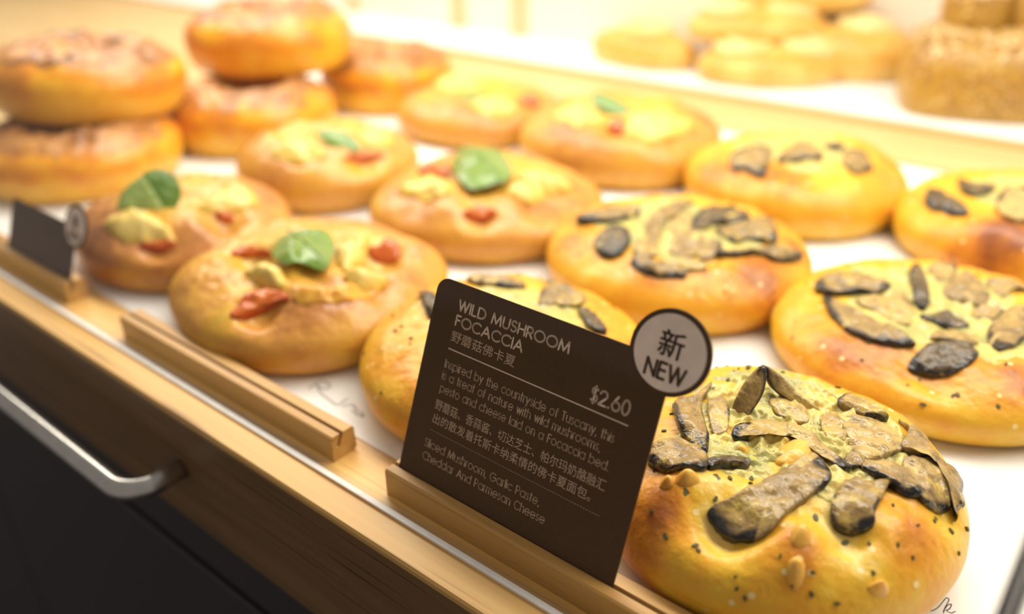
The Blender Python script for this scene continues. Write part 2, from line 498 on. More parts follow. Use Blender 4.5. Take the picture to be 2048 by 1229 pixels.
# ------------------------------------------------------------------ card holders
PROF = [(0.1361, 0.0), (0.1361, 0.0094), (0.1367, 0.0100), (0.1396, 0.0100), (0.1376, 0.0050), (0.1391, 0.0050), (0.1411, 0.0100), (0.1450, 0.0100), (0.1458, 0.0092), (0.1462, 0.0012), (0.1452, 0.0)]


def holder(x0, x1, label):
    o = link('card_holder', prism_x('card_holder', [(y - 0.1361, z) for y, z in PROF], 0, x1 - x0), OAK2)
    o.location = (x0, 0.1361, 0.0004 if False else 0.0)
    return tag(o, label, 'card holder', 'oak card holders along the glass')


holder(-0.1630, -0.0270, 'oak block with a slot holding the wild mushroom focaccia price card')
holder(-0.3240, -0.1885, 'empty oak card block with bare slot, in front of the tomato basil bun')
holder(-0.5080, -0.3725, 'oak block holding the small blurred card at the far left')

# ------------------------------------------------------------------ lettering (a geometric sans drawn in strokes, cap height 1)
XH = 0.74


def arc(cx, cy, rx, ry, a0, a1, n=14):
    return [(cx + rx * cos(radians(a0 + (a1 - a0) * k / n)), cy + ry * sin(radians(a0 + (a1 - a0) * k / n))) for k in range(n + 1)]


def esse(h, w):
    r1, r2 = h * 0.24, h * 0.26
    return [arc(w / 2, h - r1, w * 0.45, r1, 35, 270, 12) + arc(w / 2, r2, w * 0.5, r2, 90, -145, 12)]


RB = XH / 2
bowl = lambda: arc(RB, RB, RB, RB, 0, 360, 24)
arch = lambda x, w: arc(x + w / 2, XH - w / 2, w / 2, w / 2, 180, 0, 10) + [(x + w, 0)]
G = {
    'W': (1.06, [[(0, 1), (.27, 0), (.53, 1), (.79, 0), (1.06, 1)]]), 'I': (0.0, [[(0, 0), (0, 1)]]), 'L': (.45, [[(0, 1), (0, 0), (.45, 0)]]),
    'D': (.78, [[(0, 0), (0, 1), (.28, 1)] + arc(.28, .5, .5, .5, 90, -90) + [(0, 0)]]),
    'M': (.96, [[(0, 0), (.10, 1), (.48, .08), (.86, 1), (.96, 0)]]), 'U': (.64, [[(0, 1)] + arc(.32, .32, .32, .32, 180, 360) + [(.64, 1)]]),
    'S': (.52, esse(1, .52)), 'H': (.66, [[(0, 0), (0, 1)], [(.66, 0), (.66, 1)], [(0, .52), (.66, .52)]]),
    'R': (.56, [[(0, 0), (0, 1), (.28, 1)] + arc(.28, .72, .26, .28, 90, -90) + [(0, .44)], [(.24, .44), (.56, 0)]]),
    'O': (1.0, [arc(.5, .5, .5, .5, 0, 360, 30)]), 'F': (.44, [[(0, 0), (0, 1), (.44, 1)], [(0, .54), (.38, .54)]]),
    'C': (.86, [arc(.5, .5, .5, .5, 45, 315, 24)]), 'A': (.84, [[(0, 0), (.42, 1), (.84, 0)], [(.15, .34), (.69, .34)]]),
    'N': (.66, [[(0, 0), (0, 1), (.66, 0), (.66, 1)]]), 'E': (.46, [[(.46, 1), (0, 1), (0, 0), (.46, 0)], [(0, .53), (.42, .53)]]),
    'T': (.5, [[(0, 1), (.5, 1)], [(.25, 1), (.25, 0)]]), 'P': (.52, [[(0, 0), (0, 1), (.26, 1)] + arc(.26, .72, .26, .28, 90, -90) + [(0, .44)]]),
    'G': (.98, [arc(.5, .5, .5, .5, 45, 360, 26) + [(.55, .5)]]),
    'a': (XH, [bowl(), [(XH, 0), (XH, XH)]]), 'b': (XH, [bowl(), [(0, 0), (0, 1.04)]]), 'd': (XH, [bowl(), [(XH, 0), (XH, 1.04)]]),
    'p': (XH, [bowl(), [(0, -.27), (0, XH)]]), 'o': (XH, [bowl()]), 'c': (.62, [arc(RB, RB, RB, RB, 48, 312, 18)]),
    'e': (.72, [[(0, RB), (XH, RB)] + arc(RB, RB, RB, RB, 0, 318, 20)]), 'f': (.28, [[(.10, 0), (.10, .84)] + arc(.24, .84, .14, .19, 180, 80, 6), [(-.03, XH), (.27, XH)]]),
    'h': (.54, [[(0, 0), (0, 1.04)], [(0, .3)] + arch(0, .54)]), 'i': (0.0, [[(0, 0), (0, XH)], [(0, .97), (0, .985)]]), 'l': (0.0, [[(0, 0), (0, 1.04)]]),
    'm': (.92, [[(0, 0), (0, XH)], arch(0, .46), arch(.46, .46)]), 'n': (.54, [[(0, 0), (0, XH)], arch(0, .54)]),
    'r': (.24, [[(0, 0), (0, XH)], arc(.24, XH - .24, .24, .24, 180, 90, 6)]), 's': (.36, esse(XH, .36)), 't': (.28, [[(.13, 0), (.13, 1.0)], [(0, XH), (.28, XH)]]),
    'u': (.54, [[(0, XH)] + arc(.27, .27, .27, .27, 180, 360, 12), [(.54, 0), (.54, XH)]]), 'w': (.78, [[(0, XH), (.2, 0), (.39, XH), (.58, 0), (.78, XH)]]),
    'y': (.52, [[(0, XH), (.27, 0)], [(.52, XH), (.15, -.27)]]),
    '2': (.56, [arc(.28, .71, .28, .28, 170, -35, 12) + [(0, 0), (.57, 0)]]), '6': (.6, [arc(.3, .3, .3, .3, 0, 360, 20), [(.04, .44), (.36, 1)]]),
    '0': (.56, [arc(.28, .5, .28, .5, 0, 360, 24)]), '$': (.5, esse(1, .5) + [[(.25, -.1), (.25, 1.1)]]), '.': (0.10, [[(.05, .02), (.05, .05)]]),
    ',': (.05, [[(.06, .02), (.0, -.16)]]), ' ': (.30, []),
}


def line_polys(text, u0, u1, base, cap, gap=0.23):
    x, out = 0.0, []
    for ch in text:
        w, st = G[ch]
        for s in st:
            out.append([(x + a, c) for a, c in s])
        x += w + gap
    nat = x - gap
    sx = (u1 - u0) / nat
    return [[(u0 + a * sx, base + c * cap) for a, c in s] for s in out]


def cjk_mesh(text, u0, u1, v0, v1, P, bold=0.0):
    cu = bpy.data.curves.new('glyphs', 'FONT')
    cu.body = text
    cu.resolution_u = 3
    cu.offset = bold
    o = bpy.data.objects.new('glyphs', cu)
    COL.objects.link(o)
    dg = bpy.context.evaluated_depsgraph_get()
    me = bpy.data.meshes.new_from_object(o.evaluated_get(dg))
    bpy.data.objects.remove(o); bpy.data.curves.remove(cu)
    xs = [v.co.x for v in me.vertices]; ys = [v.co.y for v in me.vertices]
    sx = (u1 - u0) / (max(xs) - min(xs)); sy = (v1 - v0) / (max(ys) - min(ys))
    verts = [P(u0 + (v.co.x - min(xs)) * sx, v0 + (v.co.y - min(ys)) * sy) for v in me.vertices]
    faces = [tuple(p.vertices) for p in me.polygons]
    bpy.data.meshes.remove(me)
    return verts, faces


def join_vf(parts):
    V, F = [], []
    for v, f in parts:
        k = len(V); V += v; F += [tuple(i + k for i in q) for q in f]
    return V, F


TILT = 0.37594
CARD_U = Vector((0, sin(TILT), cos(TILT)))
CARD_N = Vector((0, -cos(TILT), sin(TILT)))          # towards the viewer


def slab(outline, front, thick):
    """closed 2d outline -> thin solid; local frame x=u, y=v, z=normal"""
    n = len(outline)
    v = [(a, c, front) for a, c in outline] + [(a, c, front - thick) for a, c in outline]
    f = [tuple(range(n)), tuple(range(n, 2 * n))[::-1]] + [(i, n + i, n + (i + 1) % n, (i + 1) % n) for i in range(n)]
    return fix_normals(mesh_from('slab', v, f, False))


def rounded(u0, u1, v0, v1, r):
    out = []
    for cx_, cy_, a in ((u1 - r, v1 - r, 0), (u0 + r, v1 - r, 90)):
        out += arc(cx_, cy_, r, r, a, a + 90, 8)
    return out + [(u0, v0), (u1, v0)]


def card_root(u0, label):
    o = empty('price_card', (u0, 0.1402, 0.0100), label, 'price card')
    m = Matrix.Identity(3)
    m.col[0] = Vector((1, 0, 0)); m.col[1] = CARD_U; m.col[2] = CARD_N
    o.rotation_euler = m.to_euler()
    return o


mm = 0.001
ZT = 0.00007
P2 = lambda a, c: (a * mm, c * mm, ZT)
card = card_root(-0.1608, 'dark brown price card reading WILD MUSHROOM FOCACCIA $2.60 with round NEW badge')
o = link('card_panel', slab([(a * mm, c * mm) for a, c in rounded(0, 79.9, -4.2, 62.5, 4.2)], 0, 0.0007), BROWN, card)
OFF = 160.8


def text_part(name, parts, mat, parent, label=None, root_off=None):
    v, f = join_vf(parts)
    o = link(name, mesh_from(name, v, f, False), mat, parent)
    if label: o['label'] = label
    return o


def ln(text, u0, u1, base, cap, w, gap=0.23):
    return ribbon(line_polys(text, u0 + OFF, u1 + OFF, base, cap, gap), w, P2)


text_part('title_text', [ln('WILD MUSHROOM', -151.0, -111.0, 54.6, 3.0, .56), ln('FOCACCIA', -150.9, -125.8, 49.95, 3.0, .56)], PRINT, card)
text_part('chinese_title', [cjk_mesh('野蘑菇佛卡夏', -151.4 + OFF, -127.0 + OFF, 44.8, 48.2, P2)], PRINT2, card)
text_part('rule_line', [ribbon([[(-151.4 + OFF, 42.4), (-88.6 + OFF, 42.4)]], .36, P2)], PRINT, card)
text_part('price_text', [ln('$2.60', -101.0, -89.3, 44.75, 3.9, .62, 0.2)], PRINT, card)
text_part('description_text', [
    ln('Inspired by the countryside of Tuscany, this', -151.4, -91.4, 36.5, 2.45, .34),
    ln('is a treat of nature with wild mushrooms,', -151.4, -94.6, 32.7, 2.45, .34),
    ln('pesto and cheese laid on a Focaccia bed.', -151.2, -90.8, 28.7, 2.45, .34)], PRINT2, card)
text_part('chinese_description', [
    cjk_mesh('野蘑菇、香蒜酱、切达芝士、帕尔玛奶酪融汇', -151.8 + OFF, -90.2 + OFF, 22.9, 26.2, P2),
    cjk_mesh('出的散发着托斯卡纳柔情的佛卡夏面包。', -151.5 + OFF, -93.6 + OFF, 18.4, 21.7, P2)], PRINT2, card)
text_part('dashed_line', [ribbon([[(-151.7 + OFF + k * .93, 16.1), (-151.7 + OFF + k * .93 + .5, 16.1)] for k in range(67)], .14, P2)], PRINT2, card)
text_part('ingredient_text', [
    ln('Sliced Mushroom, Garlic Paste,', -152.5, -108.5, 10.5, 2.45, .34),
    ln('Cheddar And Parmesan Cheese', -152.2, -105.5, 6.25, 2.45, .34)], PRINT2, card)


def badge(parent, cu, cv, r, ri, full=True):
    bo = link('badge', slab([(q[0] * mm, q[1] * mm) for q in arc(cu, cv, r, r, 0, 360, 48)[:-1]], 0.0002, 0.0008), BROWN, parent)
    link('badge_face', slab([(q[0] * mm, q[1] * mm) for q in arc(cu, cv, ri, ri, 0, 360, 48)[:-1]], 0.0003, 0.0001), BADGE, bo)
    s = r / 11.2
    P3 = lambda a, c: (a * mm, c * mm, 0.00038)
    parts = [cjk_mesh('新', cu - 3.3 * s + ax, cu + 3.5 * s + ax, cv - 1.2 * s + ay, cv + 5.6 * s + ay, P3) for ax, ay in ((-.11 * s, -.08 * s), (.11 * s, -.08 * s), (.11 * s, .08 * s), (-.11 * s, .08 * s))] + [
             ribbon(line_polys('NEW', cu - 5.2 * s, cu + 5.6 * s, cv - 7.0 * s, 4.1 * s), .82 * s, P3)]
    v, f = join_vf(parts)
    link('badge_text', mesh_from('badge_text', v, f, False), BROWN, bo)


badge(card, -82.7 + OFF, 64.4, 11.2, 9.9)
card2 = card_root(-0.4385, 'small blurred dark brown card with round badge at the far left')
link('card_panel', slab([(a * mm, c * mm) for a, c in rounded(0, 63.5, -4.2, 24.6, 1.5)], 0, 0.0007), BROWN, card2)
badge(card2, 63.0, 25.0, 10.0, 8.6)


# ------------------------------------------------------------------ bread
class Bread:
    """round baked dough: polar height field with rounded sides"""

    def __init__(s, name, label, cat, cx, cy, R, h, z0=0.0004, seed=1.0, group=None, p=2.6, dip=0.1, dw=0.55, amp=0.0030,
                 wob=0.03, ell=1.0, rot=0.0, foot=0.86, zmf=0.38, square=2.0, tilt=(0, 0)):
        s.cx, s.cy, s.R, s.h, s.z0, s.seed = cx, cy, R, h, z0, seed
        s.p, s.dip, s.dw, s.amp, s.wob, s.ell, s.rot, s.foot, s.zm, s.square = p, dip, dw, amp, wob, ell, rot, foot, zmf * h, square
        s.dents, s.spots, s.ringbrown = [], [], 0.0
        s.root = empty(name, (cx, cy, z0), label, cat, group)
        s.root.rotation_euler = (tilt[0], tilt[1], 0)

    def rad(s, ph):
        c, d = cos(ph - s.rot), sin(ph - s.rot)
        q = s.square
        r = s.R / (abs(c) ** q + abs(d / s.ell) ** q) ** (1 / q)
        return r * (1 + s.wob * noise.noise(Vector((cos(ph) * 1.3 + s.seed, sin(ph) * 1.3, s.seed * 2.1))))

    def rho(s, x, y):
        return hypot(x, y) / s.rad(atan2(y, x))

    def top(s, x, y):
        r = min(s.rho(x, y), 1.0)
        z = s.zm + (s.h - s.zm) * sqrt(max(0, 1 - r ** s.p)) - s.dip * s.h * exp(-(r / s.dw) ** 4)
        k = 1 - r ** 8
        z += k * s.amp * (nz(x, y, 0, 45, s.seed) + 0.5 * nz(x, y, 3, 110, s.seed) + 0.22 * nz(x, y, 7, 300, s.seed))
        for dx_, dy_, a, sg in s.dents:
            z += k * a * exp(-((x - dx_) ** 2 + (y - dy_) ** 2) / (2 * sg * sg))
        return max(z, 0.002)

    def hit(s, px, py):
        d = pixdir(px, py)
        o = EYE - Vector((s.cx, s.cy, s.z0))
        zt = s.h * 1.25
        prev = None
        for k in range(91):
            z = zt * (1 - k / 90)
            t = (z - o.z) / d.z
            q = o + d * t
            r = s.rho(q.x, q.y)
            if r < 1 and z <= s.top(q.x, q.y):
                return (q.x, q.y)
            if prev is None or r < prev[0]:
                prev = (r, q.x, q.y)
        r, x, y = prev
        return (x / r * 0.90, y / r * 0.90)

    def dent(s, px, py, amp, sig):
        x, y = s.hit(px, py)
        s.dents.append((x, y, amp, sig))

    def spot(s, px, py, amt, sig):
        x, y = s.hit(px, py)
        s.spots.append((x, y, amt, sig))

    def brown(s, x, y, z, r, top):
        if top:
            b = 0.34 + 0.30 * exp(-((r - 0.78) / 0.20) ** 2) * (0.6 + 0.9 * nz(x, y, 0, 28, s.seed + 5)) - 0.06 * (r < .5)
        else:
            b = 0.36 - 0.10 * (1 - z / s.zm)
        b += 0.16 * nz(x, y, z, 38, s.seed + 9) + 0.10 * nz(x, y, z, 120, s.seed + 3)
        if s.ringbrown:
            b += s.ringbrown * (min(1, max(0, (r - .6) / .3)) if top else min(1, max(0, (z / s.zm - 0.55) / 0.45))) * (0.8 + 0.9 * nz(x, y, z, 70, s.seed + 7))
        for dx_, dy_, a, sg in s.spots:
            b += a * exp(-((x - dx_) ** 2 + (y - dy_) ** 2) / (2 * sg * sg))
        return max(0, min(1, b))

    def build(s, mat, n1=40, n2=14, m=112, bias=0.0, part='crust'):
        V, F, B = [], [], []
        V.append((0, 0, s.top(0, 0))); B.append(s.brown(0, 0, s.h, 0, True) + bias)
        rings = [(sin(pi / 2 * k / n1), None) for k in range(1, n1 + 1)]
        rings += [(s.foot + (1 - s.foot) * cos(pi / 2 * k / n2), 1 - sin(pi / 2 * k / n2)) for k in range(1, n2 + 1)]
        for r, zb in rings:
            for j in range(m):
                ph = 2 * pi * j / m
                R = s.rad(ph) * r
                x, y = R * cos(ph), R * sin(ph)
                if zb is None:
                    z = s.top(x, y)
                    B.append(s.brown(x, y, z, r, True) + bias)
                else:
                    z = s.zm * zb
                    g = 1 + 0.012 * nz(x, y, z, 60, s.seed) * (zb > 0)
                    x, y = x * g, y * g
                    B.append(s.brown(x, y, z, r, False) + bias)
                V.append((x, y, z))
        for j in range(m):
            F.append((0, 1 + j, 1 + (j + 1) % m))
        nr = len(rings)
        for i in range(nr - 1):
            for j in range(m):
                F.append((1 + i * m + j, 1 + (i + 1) * m + j, 1 + (i + 1) * m + (j + 1) % m, 1 + i * m + (j + 1) % m))
        F.append(tuple(1 + (nr - 1) * m + j for j in range(m))[::-1])
        me = mesh_from(part, V, F, True, {'brown': B})
        return link(part, me, mat, s.root)

    def slice(s, out_px, skin=(), lift=.0012, thick=.0028, drape=.7, dome=.0010, base=.16, nout=72, rings=12):
        if skin and skin[0][0] <= 0 and skin[0][1] >= 1: base = .52
        lift += .0007
        return s.patch('mushroom_slice', MUSH, out_px, thick=thick, dome=dome, lift=lift, drape=drape, skin=skin, base=base, nout=nout, rings=rings, jag=.045, bump=.0009, bk=300)

    def patch(s, name, mat, out_px, thick=0.0025, dome=0.001, lift=0.0015, drape=0.5, skin=(), base=0.12, bump=0.0006, bk=260, jag=0.0,
              nout=56, rings=9, fold=0.0, local=None, label=None, rimskin=0.0, sq=4):
        """a slice, leaf, dollop or tomato lying on the crust; its outline is given as points seen on the crust"""
        pts = local if local else [s.hit(*p) for p in out_px]
        loop = smooth_loop([(x, y, 0) for x, y in pts], nout)
        c = sum(loop, Vector()) / nout
        if jag:
            for p in loop:
                g = 1 + jag * (nz(p.x, p.y, 0, 190, s.seed + 1) + 0.7 * nz(p.x, p.y, 4, 480, s.seed + 1))
                p.x, p.y = c.x + (p.x - c.x) * g, c.y + (p.y - c.y) * g
        # plane through the outline
        zs = [s.top(p.x, p.y) for p in loop] + [s.top(c.x, c.y)] * (nout // 3)
        P = [p for p in loop] + [c] * (nout // 3)
        zm_ = sum(zs) / len(zs)
        sxx = sum((p.x - c.x) ** 2 for p in P) + 1e-12; syy = sum((p.y - c.y) ** 2 for p in P) + 1e-12
        sxy = sum((p.x - c.x) * (p.y - c.y) for p in P)
        bx = sum((p.x - c.x) * z for p, z in zip(P, zs)); by = sum((p.y - c.y) * z for p, z in zip(P, zs))
        det = sxx * syy - sxy * sxy
        gx = (bx * syy - by * sxy) / det; gy = (by * sxx - bx * sxy) / det
        sd = s.seed + len(s.root.children) * 1.37

        def height(x, y, t):
            zp = zm_ + gx * (x - c.x) + gy * (y - c.y)
            zd = s.top(x, y)
            return max(zp * (1 - drape) + zd * drape, zd - 0.0004) + lift + dome * (1 - t ** sq) + bump * nz(x, y, 0, bk, sd)

        def inskin(j):
            fr_ = j / nout
            return any(a <= fr_ <= b_ or a <= fr_ + 1 <= b_ for a, b_ in skin)

        V = [(c.x, c.y, height(c.x, c.y, 0))]; K = [base]
        F = []
        for i in range(1, rings + 1):
            t = (i / rings) ** 0.8
            for j, p in enumerate(loop):
                x, y = c.x + (p.x - c.x) * t, c.y + (p.y - c.y) * t
                if fold and i:
                    pass
                V.append((x, y, height(x, y, t)))
                k = base + rimskin * max(0, (t - 0.75) / 0.25) + (0.16 * nz(x, y, 2, 140, sd) if jag else 0)
                if inskin(j):
                    e0 = 0.80 + 0.24 * nz(x, y, 6, 170, sd)
                    k = max(k, base + (0.95 - base) * min(1, max(0, (t - e0) / 0.12)))
                k = max(0, min(1, k))
                K.append(k)
        for lev, (g, dz) in enumerate(((1.012, 0.35), (0.99, 0.8), (0.93, 1.0))):
            for j, p in enumerate(loop):
                x, y = c.x + (p.x - c.x) * g, c.y + (p.y - c.y) * g
                V.append((x, y, height(p.x, p.y, 1) - thick * dz))
                K.append(0.95 if inskin(j) else min(1, base + 0.25 + rimskin))
        n = nout
        for j in range(n):
            F.append((0, 1 + j, 1 + (j + 1) % n))
        for i in range(rings + 2):
            for j in range(n):
                F.append((1 + i * n + j, 1 + (i + 1) * n + j, 1 + (i + 1) * n + (j + 1) % n, 1 + i * n + (j + 1) % n))
        F.append(tuple(1 + (rings + 2) * n + j for j in range(n))[::-1])
        me = fix_normals(mesh_from(name, V, F, True, {'skin': K}))
        o = link(name, me, mat, s.root)
        if label: o['label'] = label
        return o

    def stand(s, name, mat, out_px, anchor, tiltup=0.5, yaw=0.0, thick=0.0025, skin=(), base=0.12, nout=48, sink=0.001):
        """a slice standing up out of the crust, in a plane through the anchor point"""
        ax, ay = s.hit(*anchor)
        A = Vector((ax + s.cx, ay + s.cy, s.top(ax, ay) + s.z0 - sink))
        d0 = (EYE - A); d0.z = 0; d0.normalize()
        d0 = Matrix.Rotation(yaw, 3, 'Z') @ d0
        nrm = (d0 + Vector((0, 0, tiltup))).normalized()
        pts = []
        for p in out_px:
            d = pixdir(*p)
            t = (A - EYE).dot(nrm) / d.dot(nrm)
            pts.append(EYE + d * t - Vector((s.cx, s.cy, s.z0)))
        loop = smooth_loop(pts, nout)
        c = sum(loop, Vector()) / nout
        V, K, F = [c + nrm * 0.0008], [base], []
        ins = lambda j: any(a <= j / nout <= b_ or a <= j / nout + 1 <= b_ for a, b_ in skin)
        for i in range(1, 8):
            t = (i / 7) ** 0.8
            for j, p in enumerate(loop):
                q = c + (p - c) * t
                V.append(q + nrm * (0.0008 * (1 - t ** 4) + 0.0005 * nz(q.x, q.y, q.z, 260, s.seed)))
                k = base + 0.3 * nz(q.x, q.y, q.z, 110, s.seed + 3)
                K.append(max(0, max(k, 0.95 * min(1, max(0, (t - .72) / .2))) if ins(j) else k))
        for g, dz in ((1.01, .35), (.98, .9), (.9, 1.0)):
            for j, p in enumerate(loop):
                V.append(c + (p - c) * g - nrm * thick * dz); K.append(.95 if ins(j) else base + .25)
        n = nout
        for j in range(n):
            F.append((0, 1 + j, 1 + (j + 1) % n))
        for i in range(9):
            for j in range(n):
                F.append((1 + i * n + j, 1 + (i + 1) * n + j, 1 + (i + 1) * n + (j + 1) % n, 1 + i * n + (j + 1) % n))
        F.append(tuple(1 + 9 * n + j for j in range(n))[::-1])
        return link(name, fix_normals(mesh_from(name, V, F, True, {'skin': K})), mat, s.root)

    def cover(s, name, mat, r0, lift=0.0012, bump=0.0012, bk=160, base=0.35, var=0.5, cx=0.0, cy=0.0, wob=0.25, m=96, n=26, ell=1.0):
        """a layer melted over the middle of the bread"""
        V, K, F = [], [], []
        for i in range(n + 1):
            t = i / n
            for j in range(m):
                ph = 2 * pi * j / m
                rr = r0 * s.rad(ph) * t * (1 + wob * noise.noise(Vector((cos(ph) * 1.8 + s.seed, sin(ph) * 1.8, 4.2))) + 0.3 * wob * noise.noise(Vector((cos(ph) * 6, sin(ph) * 6, s.seed))))
                x, y = cx + rr * cos(ph), cy + rr * sin(ph) * ell
                e = max(0, 1 - t ** 5)
                b_ = nz(x, y, 1, bk, s.seed) + 0.6 * nz(x, y, 2, bk * 2.2, s.seed)
                V.append((x, y, s.top(x, y) - 0.0012 + e * (0.0012 + lift) + e * bump * max(-0.6, b_)))
                K.append(max(0, min(1, base + var * nz(x, y, 5, 70, s.seed + 2))))
        for i in range(n):
            for j in range(m):
                F.append((i * m + j, (i + 1) * m + j, (i + 1) * m + (j + 1) % m, i * m + (j + 1) % m))
        return link(name, mesh_from(name, V, F, True, {'skin': K}), mat, s.root)

    def flecks(s, name, mat, n, size, rmax=0.98, kind='stuff', seed=3, thick=0.0003, long=1.6):
        rnd = random.Random(seed)
        V, F = [], []
        for _ in range(n):
            ph = rnd.uniform(0, 2 * pi); r = rmax * sqrt(rnd.random())
            x, y = s.rad(ph) * r * cos(ph), s.rad(ph) * r * sin(ph)
            z = s.top(x, y); e = 0.0006
            gx = (s.top(x + e, y) - z) / e; gy = (s.top(x, y + e) - z) / e
            nn = Vector((-gx, -gy, 1)).normalized()
            a = nn.orthogonal().normalized(); a = Matrix.Rotation(rnd.uniform(0, 6.3), 3, nn) @ a
            b_ = nn.cross(a)
            sz = size * rnd.uniform(0.5, 1.3)
            c = Vector((x, y, z))
            k = len(V)
            for dz in (thick * 1.6, -0.0004):
                for q in range(6):
                    t = q * pi / 3
                    V.append(c + a * cos(t) * sz * long * rnd.uniform(.7, 1.1) + b_ * sin(t) * sz * rnd.uniform(.6, 1.1) + nn * dz)
            F.append(tuple(k + q for q in range(6))); F.append(tuple(k + 6 + q for q in range(6))[::-1])
            for q in range(6):
                F.append((k + q, k + 6 + q, k + 6 + (q + 1) % 6, k + (q + 1) % 6))
        o = link(name, fix_normals(mesh_from(name, V, F, False)), mat, s.root)
        o['kind'] = kind
        return o


def crop(ox, oy, sc):
    return lambda *pts: [(ox + x * sc, oy + y * sc) for x, y in pts]


MG = 'wild mushroom focaccia on the white paper'
c3, c4, c1, c6, c8 = crop(1230, 700, .4305), crop(1080, 240, .4727), crop(760, 540, .33203), crop(0, 300, .43945), crop(900, 0, .5605)
SL = 'mushroom_slice'

# --- nearest focaccia, beside the price card
M1 = Bread('mushroom_focaccia', 'nearest mushroom focaccia with large tan slices, right of the price card', 'focaccia', -0.0632, 0.1992, 0.0528, 0.0345, seed=2.3, group=MG, dip=0.08, dw=0.6, amp=0.0024, wob=0.02, p=3.0, foot=.80)
for px, py, a, sg in ((450, 800, -.0045, .0045), (560, 900, -.0035, .004), (1090, 870, -.004, .004), (1540, 770, -.003, .004),
                      (870, 900, .0025, .004), (860, 1030, .0025, .004), (250, 700, .002, .006), (700, 960, .002, .006), (1300, 850, .0025, .007), (330, 590, .0015, .004)):
    (x, y), = c3((px, py)); M1.dent(x, y, a, sg)
for px, py, a, sg in ((200, 740, .35, .006), (150, 880, .2, .006), (1400, 850, .30, .006), (870, 880, .32, .0035), (870, 1010, .28, .003), (1250, 800, .15, .006), (450, 800, -.25, .006), (560, 920, -.3, .005), (1080, 900, -.25, .006), (1100, 1000, -.1, .008), (420, 650, -.2, .006), (350, 380, .1, .006), (1600, 800, .1, .006)):
    (x, y), = c3((px, py)); M1.spot(x, y, a, sg)
M1.build(DOUGH_M, n1=90, n2=26, m=240)
M1.cover('cheese_layer', CHEESE, 0.70, lift=0.0010, bump=0.0022, bk=260, base=0.25, var=0.5, m=200, n=70, cx=0.002, cy=0.006)
M1.slice( c3((430, 800), (455, 750), (560, 690), (640, 645), (760, 595), (850, 535), (900, 520), (960, 560), (1000, 605), (975, 650), (830, 755), (720, 860), (640, 905), (550, 915), (470, 870)),
         lift=0.0013, skin=((.0, .1), (.44, .62), (.80, 1.0)), nout=96, rings=14)
M1.slice( c3((1000, 740), (1040, 670), (1110, 625), (1180, 650), (1262, 640), (1245, 690), (1205, 770), (1195, 840), (1110, 882), (1030, 860), (995, 800)),
         lift=0.0014, skin=((.5, 1.05),), nout=96, rings=14)
M1.slice( c3((1330, 460), (1400, 405), (1490, 410), (1560, 460), (1600, 500), (1580, 548), (1490, 530), (1420, 512), (1345, 495)), lift=0.0021, skin=((.28, .72),), nout=96, rings=14)
M1.slice( c3((1330, 545), (1440, 530), (1540, 560), (1600, 630), (1605, 690), (1550, 750), (1490, 768), (1420, 715), (1380, 640)), lift=0.0015, skin=((.30, .80),), nout=96, rings=14)
M1.slice( c3((1145, 565), (1230, 540), (1330, 575), (1425, 640), (1415, 705), (1330, 690), (1260, 640), (1185, 605)), lift=0.0016, skin=((.42, .95),), nout=96, rings=14)
M1.slice( c3((1030, 275), (1080, 245), (1170, 270), (1240, 318), (1262, 348), (1200, 342), (1150, 335)), lift=0.0021, skin=((0.0, .85),), nout=96, rings=14)
M1.slice( c3((1050, 360), (1150, 335), (1280, 400), (1340, 470), (1280, 500), (1180, 530), (1100, 490)), lift=0.0012, skin=(), base=.05, nout=96, rings=14)
M1.stand(SL, MUSH, c3((545, 265), (590, 170), (640, 105), (690, 72), (704, 120), (690, 200), (650, 270), (600, 330), (560, 310)), (*c3((600, 330))[0],), tiltup=.5, skin=((.28, .72),))
M1.stand(SL, MUSH, c3((698, 78), (760, 110), (860, 205), (962, 286), (915, 288), (830, 255), (750, 200), (708, 150)), (*c3((960, 290))[0],), tiltup=.5, yaw=.3, skin=((.55, 1.0),))
M1.slice( c3((265, 290), (290, 255), (345, 250), (420, 200), (445, 190), (410, 240), (400, 300), (430, 430), (420, 500), (360, 470), (300, 400)), lift=0.0018, skin=((.55, 1.15),), nout=96, rings=14)
M1.slice( c3((150, 530), (160, 480), (230, 440), (330, 455), (430, 530), (405, 570), (250, 578), (180, 565)), lift=0.0015, skin=((.45, 1.0),), nout=96, rings=14)
M1.slice( c3((430, 530), (520, 520), (615, 530), (610, 562), (520, 560), (440, 565)), lift=0.0011, skin=((.0, 1.0),), nout=96, rings=14)
M1.slice( c3((550, 400), (600, 375), (720, 358), (850, 380), (940, 435), (1000, 510), (1090, 575), (1040, 580), (960, 520), (880, 430), (800, 405), (700, 425), (620, 440), (560, 435)), lift=0.0016, skin=((.86, 1.08), (.42, .52)), base=.02, nout=96, rings=14)
for q, sk, b_ in ((((720, 250), (800, 235), (880, 290), (900, 350), (820, 345), (740, 310)), (), .0), (((430, 260), (500, 240), (530, 320), (510, 400), (450, 400)), ((.3, .5),), .1), (((950, 330), (1020, 310), (1070, 380), (1060, 450), (980, 420)), (), .05),
                  (((1090, 500), (1160, 520), (1140, 560), (1060, 550)), ((.4, .9),), .2), (((1330, 350), (1420, 350), (1470, 400), (1380, 400)), ((.0, .3),), .1)):
    M1.slice(c3(*q), sk, lift=.0009, base=b_, nout=72, dome=.0005, drape=.95)
M1.patch('cheese_blob', BLOB, c3((740, 520), (780, 450), (860, 425), (930, 460), (950, 520), (880, 550), (790, 545)), thick=.002, dome=.0035, lift=.0004, drape=.9, base=.25, rimskin=.2, sq=2, label='browned orange cheese blob')
